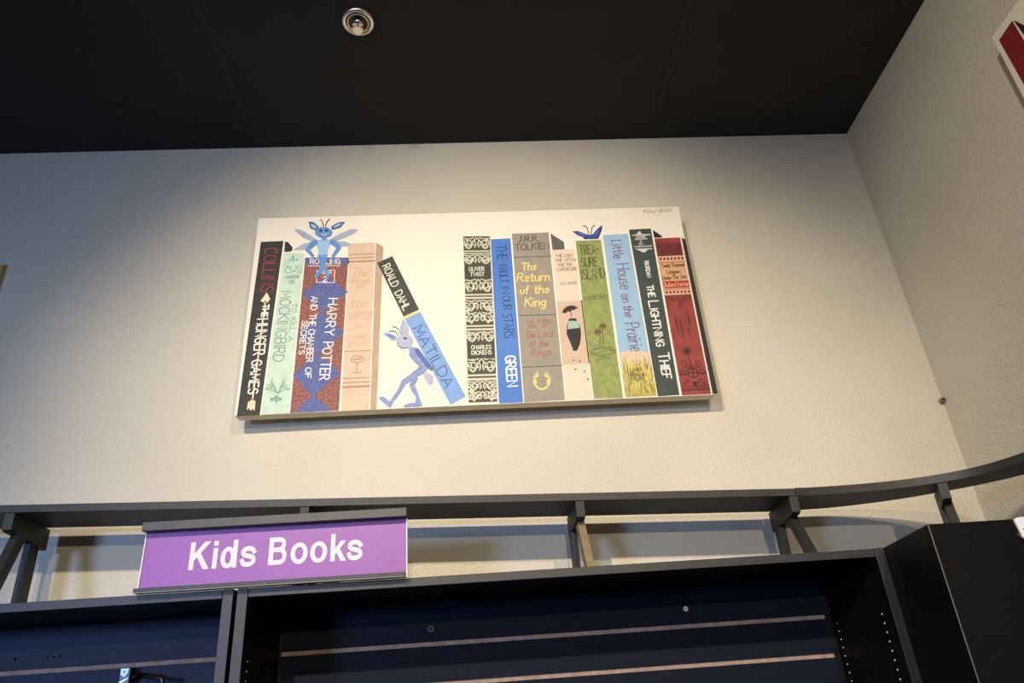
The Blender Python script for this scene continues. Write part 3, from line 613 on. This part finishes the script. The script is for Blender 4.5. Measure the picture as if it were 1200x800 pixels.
A.text('lettering', [('LAURA', (738.5, 435.5), (752.5, 434.8), (738, 431.6)), ('INGALLS', (738.5, 440.5), (755, 439.8), (738.2, 436.8)), ('WILDER', (740, 445.5), (755, 444.8), (739.8, 441.8))], 0.7, paint((88, 78, 58)), b, 5)
# 12 dark green
q = [(737, 269.0), (763.2, 267.6), (797, 462.6), (771, 464.4)]
b = book('painted dark green spine with bold white capitals', q, paint((52, 66, 62), var=.08, vscale=40), side=[(765, 269.2), (776, 276.8), (775.6, 278.2), (766.6, 278.6)], side_m=paint((22, 22, 22)))
A.text('lettering', [('RIORDAN', (755.2, 306.2), (758.4, 325), (759.6, 305.8), 0, 1.0), ('THE', (757.6, 334.6), (760.4, 348), (765, 334.2), 0, 1.6), ('L', (760, 353), (761.2, 359.5), (771.2, 352.4)), ('IGHTNING', (761.7, 361.8), (769.6, 405.8), (770.5, 361.2)), ('T', (771, 414), (772.2, 421.6), (783.4, 413)), ('HIEF', (772.9, 423), (776.8, 443.2), (782.9, 422.5))], 1.7, paint((228, 226, 214)), b, 2)
ew = paint((205, 205, 195))
A.poly('painted_emblem', [[(740.2, 275.4), (746, 274.6), (748.4, 271), (750.2, 271), (752, 274.4), (762.2, 274.2), (762, 275.4), (755.6, 276), (756, 278.6), (745.6, 279), (745.8, 276.2), (740.6, 276)], [(743.4, 279.6), (758.6, 278.8), (758.6, 280.4), (751.4, 281.2), (744.4, 281.4)], [(750.2, 281.6), (751, 281.6), (751.8, 284), (749.8, 284)], [(748.4, 284.8), (754, 284.6), (754.2, 286.6), (748.8, 287)], [(743.6, 288.4), (764, 287.2), (764.2, 288.8), (743.8, 290)], [(744, 291.6), (764.6, 290.6), (764.2, 291.6), (759, 292.4), (757, 294.6), (754.6, 295.8), (752.6, 295.6), (750, 294), (747, 292.8)]], ew, b, 2)
A.text('lettering', [('PERCY', (746.5, 278.6), (755, 278.2), (746.3, 276)), ('JACKSON', (744.4, 281.4), (758.4, 280.6), (744.2, 279.2)), ('THE', (749, 286.8), (753.8, 286.6), (748.8, 284.9)), ('OLYMPIANS', (744.4, 290), (763.6, 289), (744.2, 287.6))], 0.45, paint((52, 66, 62)), b, 3)
# 13 red
q = [(766.8, 279.4), (797.4, 278.2), (834.2, 461.6), (799.2, 463.2)]
b = book('painted red spine with black ornament and a cream label', q, paint((150, 58, 50), rgb2=(132, 46, 42), vscale=25), side=[(798.8, 278.2), (803.2, 280.6), (841, 460.2), (838.6, 461.6), (835, 461.4)], side_m=paint((30, 26, 24)))
A.lines('edge_line', [[(798.2, 279), (834.6, 461)]], 1.0, paint((214, 190, 170)), b, 3)
dr = paint((112, 30, 40)); dk = paint((48, 22, 26)); cream = paint((202, 158, 112))
def Q3(u, v): return quadpt(q, u, v)
def qd3(u0, u1, v0, v1): return [Q3(u0, v0), Q3(u1, v0), Q3(u1, v1), Q3(u0, v1)]
A.poly('painted_band', [qd3(.0, .98, .03, .115)], dr, b, 2)
A.poly('painted_band', [qd3(.01, .985, .118, .36)], paint((214, 160, 120)), b, 2)
A.poly('painted_label', [qd3(.02, .97, .165, .272)], cream, b, 3)
A.poly('painted_label', [qd3(.03, .975, .274, .318)], paint((164, 40, 34)), b, 3)
dd = []
for vrow, nn_ in ((.132, 7), (.345, 7)):
    for k in range(nn_):
        u = .07 + k*.135; dd.append(qd3(u, u + .065, vrow - .007, vrow + .007))
for k in range(12): dd.append(qd3(.06 + k*.075, .09 + k*.075, .322, .329))
for k in range(14): dd.append(qd3(.05 + k*.066, .085 + k*.066, .955, .967))
A.poly('ornament', dd, dk, b, 4)
A.lines('painted_band', [[Q3(.02, .118), Q3(.98, .117)], [Q3(.02, .36), Q3(.98, .358)]], 0.9, paint((222, 205, 180)), b, 4)
A.lines('painted_band', [[Q3(.02, .155), Q3(.97, .155)]], 0.9, paint((160, 80, 60)), b, 4)
A.lines('painted_band', [[Q3(.04, .945), Q3(.97, .945)], [Q3(.04, .972), Q3(.97, .972)]], 0.7, dk, b, 4)
lb = paint((92, 52, 34))
A.text('lettering', [('Twenty', (775.5, 313.8), (785.5, 313), (774.6, 309.4)), ('Thousand', (787, 312.8), (802, 312), (786.2, 308.6)), ('Leagues', (782, 320.8), (797, 320), (781, 316.4)), ('Under', (776.8, 328), (787, 327.4), (776.2, 324)), ('The', (788.5, 327), (795, 326.6), (787.6, 322.6)), ('Sea', (797.6, 326.4), (804, 325.8), (796.8, 322))], 0.75, lb, b, 5)
A.text('lettering', [('Jules', (778, 336.4), (791.4, 335.6), (777.2, 331.6)), ('Verne', (792.5, 335.6), (807, 334.8), (791.4, 330.4))], 0.95, paint((230, 160, 130)), b, 5)
lace = []
for (u0, v0, ru, rv, st, tn_) in ((.5, .07, .16, .03, 0, 1.4), (.25, .085, .12, .02, 1, 1.2), (.75, .085, .12, .02, 2, -1.2), (.12, .05, .08, .015, 0, 1), (.88, .05, .08, .015, 3, -1),
                                  (.5, .385, .15, .02, 0, 1.3), (.3, .385, .1, .018, 1, 1.2), (.7, .385, .1, .018, 2, -1.2), (.14, .375, .1, .012, 0, 1), (.86, .375, .1, .012, 3, -1), (.5, .42, .05, .02, 0, 1),
                                  (.28, .80, .14, .03, .5, 1.2), (.72, .80, .14, .03, 2.6, -1.2), (.2, .86, .12, .022, 3, 1.1), (.8, .86, .12, .022, 0, -1.1), (.3, .915, .1, .02, 2, 1.1), (.7, .915, .1, .02, 1, -1.1), (.15, .925, .06, .012, 0, 1), (.85, .925, .06, .012, 0, 1)):
    lace.append([Q3(u0 + ru*(1 - .75*k/10)*math.cos(st + tn_*2*math.pi*k/10), v0 + rv*(1 - .75*k/10)*math.sin(st + tn_*2*math.pi*k/10)) for k in range(11)])
A.lines('ornament', lace, 0.75, dk, b, 4)
A.lines('ornament', [[Q3(.5 + .17*math.cos(k*math.pi/8), .86 + .032*math.sin(k*math.pi/8)) for k in range(17)], [Q3(.05, .868), Q3(.33, .868)], [Q3(.67, .866), Q3(.96, .866)], [Q3(.36, .86), Q3(.64, .86)], [Q3(.5, .83), Q3(.5, .89)]], 1.2, dk, b, 4)
A.lines('ornament', [[Q3(.45, .74), Q3(.49, .83)]], 0.8, dk, b, 4)
fl = []
for k in range(8):
    a = k*math.pi/4 + .2; c0 = Q3(.43, .722); t_ = (c0[0] + 6.4*math.cos(a), c0[1] + 5.6*math.sin(a)); fl.append([c0, (c0[0] + 3*math.cos(a + .3), c0[1] + 3*math.sin(a + .3)), t_, (c0[0] + 3*math.cos(a - .3), c0[1] + 3*math.sin(a - .3))])
A.poly('ornament', fl, dk, b, 4)
def sliver(u, v0, v1, w): return [Q3(u, v0), Q3(u + w, (v0+v1)/2), Q3(u + .02, v1), Q3(u - w*.4, (v0+v1)/2)]
A.poly('ornament', [sliver(.24, .455, .63, .05), sliver(.38, .50, .67, .04), sliver(.70, .455, .60, .05), sliver(.62, .52, .66, .03)], paint((84, 26, 30)), b, 4)
A.poly('ornament', [qd3(.43, .58, .915, .94)], dk, b, 4)

# blue winged sprites (plain figures in the painter's colours)
B1 = paint((92, 138, 196), var=.10, vscale=90); B2 = paint((50, 84, 142)); B3 = paint((150, 184, 216)); WG = paint((158, 172, 190), var=.06, vscale=60)
def z6(P): return [(330 + x/8, 245 + y/8) for x, y in P]
s1 = A.poly('painted_sprite', [z6([(330, 290), (465, 285), (450, 345), (435, 380), (432, 440), (345, 445), (345, 385), (330, 345)])], B3, pt, 7); s1['label'] = 'painted blue winged sprite sitting on the diamond-patterned spine'
A.poly('wing', [z6([(120, 185), (180, 195), (260, 240), (320, 280), (290, 305), (200, 265), (140, 215)]), z6([(715, 190), (650, 190), (560, 225), (470, 275), (490, 305), (600, 265), (690, 220)]), z6([(300, 300), (200, 330), (110, 385), (200, 380), (300, 340)]), z6([(490, 300), (600, 305), (650, 330), (620, 350), (520, 345)])], WG, s1, 6)
A.poly('arm', [z6([(330, 285), (345, 320), (270, 380), (310, 440), (290, 455), (222, 385), (240, 350), (300, 290)]), z6([(460, 282), (500, 290), (560, 355), (555, 375), (490, 455), (465, 445), (515, 365), (450, 320)])], B1, s1, 8)
A.poly('leg', [z6([(340, 430), (375, 430), (420, 530), (455, 625), (440, 655), (420, 640), (395, 575), (345, 470)]), z6([(425, 430), (390, 430), (380, 510), (335, 590), (305, 635), (325, 655), (350, 630), (395, 560), (430, 470)])], B1, s1, 9)
hd = [(379.4 + 10.2*math.cos(k*math.pi/10), 272.6 + 6.3*math.sin(k*math.pi/10)) for k in range(20)]
A.poly('head', [hd, z6([(375, 255), (425, 255), (420, 295), (380, 295)])], B1, s1, 10)
A.poly('ear', [z6([(255, 120), (300, 125), (350, 165), (320, 200), (270, 180)]), z6([(595, 122), (540, 125), (465, 165), (475, 195), (550, 175)])], B2, s1, 9)
A.poly('inner_ear', [z6([(272, 140), (305, 145), (335, 172), (315, 188), (285, 172)]), z6([(570, 132), (535, 140), (485, 168), (490, 180), (540, 165)])], B3, s1, 10)
A.lines('antenna', [z6([(392, 165), (385, 125), (365, 98)]), z6([(412, 165), (425, 125), (452, 92)])], 0.9, paint((60, 60, 64)), s1, 10, True)
A.poly('eye', [[(x + 2.1*math.cos(k*math.pi/4), 270.6 + 1.4*math.sin(k*math.pi/4)) for k in range(8)] for x in (376, 383)], paint((24, 28, 40)), s1, 11)
A.lines('mouth', [z6([(372, 238), (395, 246), (425, 234)])], 0.8, paint((225, 230, 235)), s1, 11)
def z7(P): return [(430 + x/6.154, 360 + y/6.154) for x, y in P]
B4 = paint((128, 146, 190), var=.12, vscale=80); B5 = paint((172, 176, 196)); B6 = paint((84, 104, 158))
s2 = A.poly('painted_sprite', [z7([(305, 285), (345, 290), (400, 340), (450, 430), (420, 470), (385, 430), (340, 385), (305, 345)])], B4, pt, 7); s2['label'] = 'painted grey-blue sprite bracing the leaning spine'
A.poly('wing', [z7([(405, 480), (440, 470), (480, 500), (475, 550), (445, 560), (420, 520)])], B5, s2, 6)
A.poly('arm', [z7([(345, 295), (370, 295), (480, 445), (465, 460), (430, 430), (350, 330)])], B6, s2, 8)
A.poly('leg', [z7([(385, 430), (425, 465), (330, 520), (275, 560), (225, 640), (185, 690), (170, 725), (150, 715), (90, 660), (90, 645), (120, 645), (165, 680), (225, 590), (250, 535), (310, 490)]), z7([(335, 505), (305, 560), (320, 600), (355, 650), (350, 685), (300, 695), (262, 710), (275, 720), (385, 715), (402, 705), (385, 670), (365, 610), (345, 560), (370, 510)])], B4, s2, 8)
A.poly('head', [[(474.5 + 9.6*math.cos(k*math.pi/10) , 399.5 + 8.2*math.sin(k*math.pi/10)) for k in range(20)], z7([(310, 265), (335, 290), (315, 300), (295, 285)])], B5, s2, 9)
A.poly('ear', [z7([(262, 90), (285, 110), (302, 160), (298, 205), (255, 200), (245, 150)]), z7([(112, 188), (160, 185), (215, 210), (218, 235), (180, 240)])], B5, s2, 8)
A.poly('inner_ear', [z7([(130, 193), (170, 195), (208, 214), (205, 230), (175, 228)])], B1, s2, 9)
A.lines('antenna', [z7([(245, 190), (225, 155), (185, 140)]), z7([(225, 205), (200, 175), (160, 175)])], 0.8, paint((60, 60, 64)), s2, 10, True)
A.lines('outline', [z7([(262, 90), (245, 150), (255, 200)]), z7([(215, 250), (225, 280), (260, 300), (300, 290)]), z7([(305, 345), (340, 385), (385, 430), (310, 490), (250, 535)])], 0.6, B6, s2, 10)
A.poly('eye', [z7([(262, 222), (285, 216), (292, 230), (270, 236)])], paint((70, 80, 110)), s2, 10)
def z8(P): return [(660 + x/8.571, 235 + y/8.571) for x, y in P]
D1 = paint((40, 72, 150)); D2 = paint((24, 36, 88))
s3 = A.poly('painted_sprite', [z8([(95, 312), (150, 310), (230, 340), (265, 345), (300, 340), (320, 310), (360, 270), (392, 250), (385, 300), (350, 385), (210, 388), (200, 370), (140, 345)])], D1, pt, 7); s3['label'] = 'painted deep blue ears and head top peeking over the moss-green spine'
A.poly('ear_edge', [z8([(95, 312), (150, 310), (230, 340), (150, 322), (110, 318)]), z8([(392, 250), (385, 300), (350, 385), (335, 385), (370, 300)]), z8([(205, 375), (240, 370), (240, 388), (212, 388)])], D2, s3, 8)
A.poly('inner_ear', [z8([(140, 322), (190, 332), (225, 350), (190, 350)]), z8([(360, 290), (335, 320), (322, 352), (340, 340)])], paint((88, 124, 196)), s3, 8)
A.lines('antenna', [z8([(255, 335), (245, 290), (225, 262), (200, 255)]), z8([(280, 335), (285, 290), (300, 258), (315, 252)])], 0.9, D2, s3, 8, True)
# signature
A.text('signature', [('Kim', (754, 249.8), (765, 249.6), (753.6, 245.4), .3), ('Mikkin', (767.5, 249.4), (786.5, 248.2), (767, 243.8), .3)], 0.6, paint((140, 126, 108)), pt, 2)

# ------------------------------------------------------------------ purple section sign on the bookcase tops
YS = 1.385
sg = empty('section_sign', (-0.374, YS, 0.2)); tag(sg, 'purple sign with white lettering standing on the bookcase tops', 'sign')
x0, x1 = -0.6185, -0.1295
pn = box('panel', x0 + 0.0008, x1 - 0.0008, YS, YS + 0.003, 0.2085, 0.308, M_purple, sg)
box('cap_rail', x0 - 0.002, x1 + 0.0015, YS - 0.021, YS + 0.010, 0.3085, 0.3250, M_rail, sg, 0.0008)
box('base_rail', x0 - 0.0075, x1 - 0.003, YS - 0.004, YS + 0.016, 0.2000, 0.2088, M_edge, sg, 0.0006)
for s, xx in ((0, x0 - 0.0012), (1, x1 - 0.0008)):
    tag(box('clear_edge', xx, xx + 0.002, YS - 0.0025, YS + 0.005, 0.2005 if s else 0.2090, 0.3084, M_trim, sg), 'pale clear plastic edge')
box('foot_lip', x0 - 0.0075, x1 - 0.003, YS - 0.005, YS - 0.0042, 0.1999, 0.2008, mat('grey_plastic_lip', (150, 148, 146), 0.4), sg)
BOLD = {
'K': (722, [[(76,0),(220,0),(220,230),(305,320),(525,0),(709,0),(405,425),(700,718),(505,718),(220,425),(220,718),(76,718)]], [], []),
'i': (278, [[(70,0),(210,0),(210,532),(70,532)], [(70,594),(210,594),(210,718),(70,718)]], [], []),
'd': (611, [[(400,0),(541,0),(541,718),(400,718)]], [(262,266,226,280,88,165)], []),
's': (556, [], [], [([(458,372),(405,440),(280,470),(150,440),(108,370),(160,308),(290,270),(420,230),(456,152),(400,84),(275,54),(140,84),(92,168)], 122)]),
' ': (278, [], [], []),
'B': (722, [[(76,0),(220,0),(220,718),(76,718)]], [], [([(150,657),(400,657),(480,640),(528,590),(538,525),(515,440),(450,402),(380,390),(150,390)], 122), ([(150,390),(420,390),(510,362),(566,290),(574,205),(545,120),(480,75),(400,61),(150,61)], 122)]),
'o': (611, [], [(305,266,268,280,128,166)], []),
'k': (556, [[(68,0),(207,0),(207,718),(68,718)], [(200,158),(262,222),(396,0),(562,0),(357,318),(550,532),(385,532),(200,325)]], [], []),
}
tx0, tx1, tz0, tz1 = -0.5335, -0.2125, 0.2360, 0.2866
letters_ = []; adv = 0; items = []
for ch in 'Kids Books':
    wd, polys, rings, strokes = BOLD[ch]; items.append((adv, polys, rings, strokes)); adv += wd
sxx = (tx1 - tx0)/(adv - 76 - 30); szz = (tz1 - tz0)/718
for (a0, polys, rings, strokes) in items:
    gs = []
    T_ = lambda p: (tx0 + (p[0] + a0 - 76)*sxx, tz0 + p[1]*szz)
    for p in polys: gs.append(([T_(c) for c in p], [tuple(range(len(p)))]))
    for (cx, cy, rx, ry, ix, iy) in rings:
        n = 32; vs = [T_((cx + rx*math.cos(2*math.pi*k/n), cy + ry*math.sin(2*math.pi*k/n))) for k in range(n)] + [T_((cx + ix*math.cos(2*math.pi*k/n), cy + iy*math.sin(2*math.pi*k/n))) for k in range(n)]
        gs.append((vs, [(k, (k+1) % n, n + (k+1) % n, n + k) for k in range(n)]))
    for P, w_ in strokes:
        Pc = cat_rom(P, 4) if len(P) > 9 and P[0][0] > 200 else P
        vs, fs = strip(Pc, w_); gs.append(([T_(c) for c in vs], fs))
    if gs: letters_.append((a0, gs))
for k, (idx, g_) in enumerate(letters_): Art(YS).emit('letter', g_, M_white, pn, 1.5)

# ------------------------------------------------------------------ second canvas on the right wall, third at the left edge
def rwp(px, py, off):
    d = ray(px, py); t = (XC - 0.054*D - off)/(d.x - 0.054*d.y); return d*t
off = 0.042
yc, zt_ = 1.046, 1.2075
def onrw(y, z, o=off): return (xr(y) - o, y, z)
c2 = empty('canvas_painting', (xr(yc) - off, 0.6, 0.62)); tag(c2, 'white canvas painting with a dark red spine, cut by the right edge of the photo', 'painting')
y0_, y1_, zb_ = -0.1, yc, 0.62
v = [onrw(y1_, zt_), onrw(y0_, zt_), onrw(y0_, zb_), onrw(y1_, zb_), onrw(y1_, zt_, off-.034), onrw(y0_, zt_, off-.034), onrw(y0_, zb_, off-.034), onrw(y1_, zb_, off-.034)]
recalc(mk('canvas', v, [(0,1,2,3),(4,5,6,7),(0,1,5,4),(1,2,6,5),(2,3,7,6),(3,0,4,7)], M_canvas, c2))
v = [onrw(0.85, 1.15, off-.034), onrw(0.1, 1.15, off-.034), onrw(0.1, 1.11, off-.034), onrw(0.85, 1.11, off-.034)] + [onrw(0.85, 1.15, 0), onrw(0.1, 1.15, 0), onrw(0.1, 1.11, 0), onrw(0.85, 1.11, 0)]
recalc(mk('wall_cleat', v, [(0,1,2,3),(4,5,6,7),(0,1,5,4),(1,2,6,5),(2,3,7,6),(3,0,4,7)], M_canvas_edge, c2))
def rpoly(name, pts, m, par, lay): return recalc(mk(name, [onrw(y, z, off + LAY*lay) for y, z in pts], [tuple(range(len(pts)))], m, par))
rs = rpoly('painted_spine', [(1.0345, 1.1845), (0.986, 1.187), (0.972, 0.64), (1.021, 0.64)], paint((128, 22, 32)), c2, 1)
rpoly('painted_side', [(0.9845, 1.187), (0.950, 1.108), (0.962, 1.09), (0.9796, 1.137)], paint((56, 24, 28)), rs, 1)
rpoly('edge_line', [(0.9865, 1.187), (0.9835, 1.187), (0.9695, 0.64), (0.9725, 0.64)], paint(WHT), rs, 2)
rpoly('ornament', [(1.026, 1.045), (1.020, 1.062), (1.008, 1.066), (0.998, 1.055), (0.997, 1.04), (1.006, 1.03), (1.018, 1.03)], paint((222, 170, 70)), rs, 2)
for k in range(3): rpoly('ornament', [(1.018, 0.98 - k*.09), (0.995, 0.985 - k*.09), (0.994, 0.93 - k*.09), (1.016, 0.928 - k*.09)], paint((222, 170, 70)), rs, 2)

c3 = empty('canvas_painting', (-1.8, 1.64, 0.55)); tag(c3, 'corner of a plain pale canvas just showing at the left edge of the photo', 'painting')
box('canvas', -2.40, -1.2600, 1.665, 1.6985, 0.57, 1.1300, M_canvas, c3)
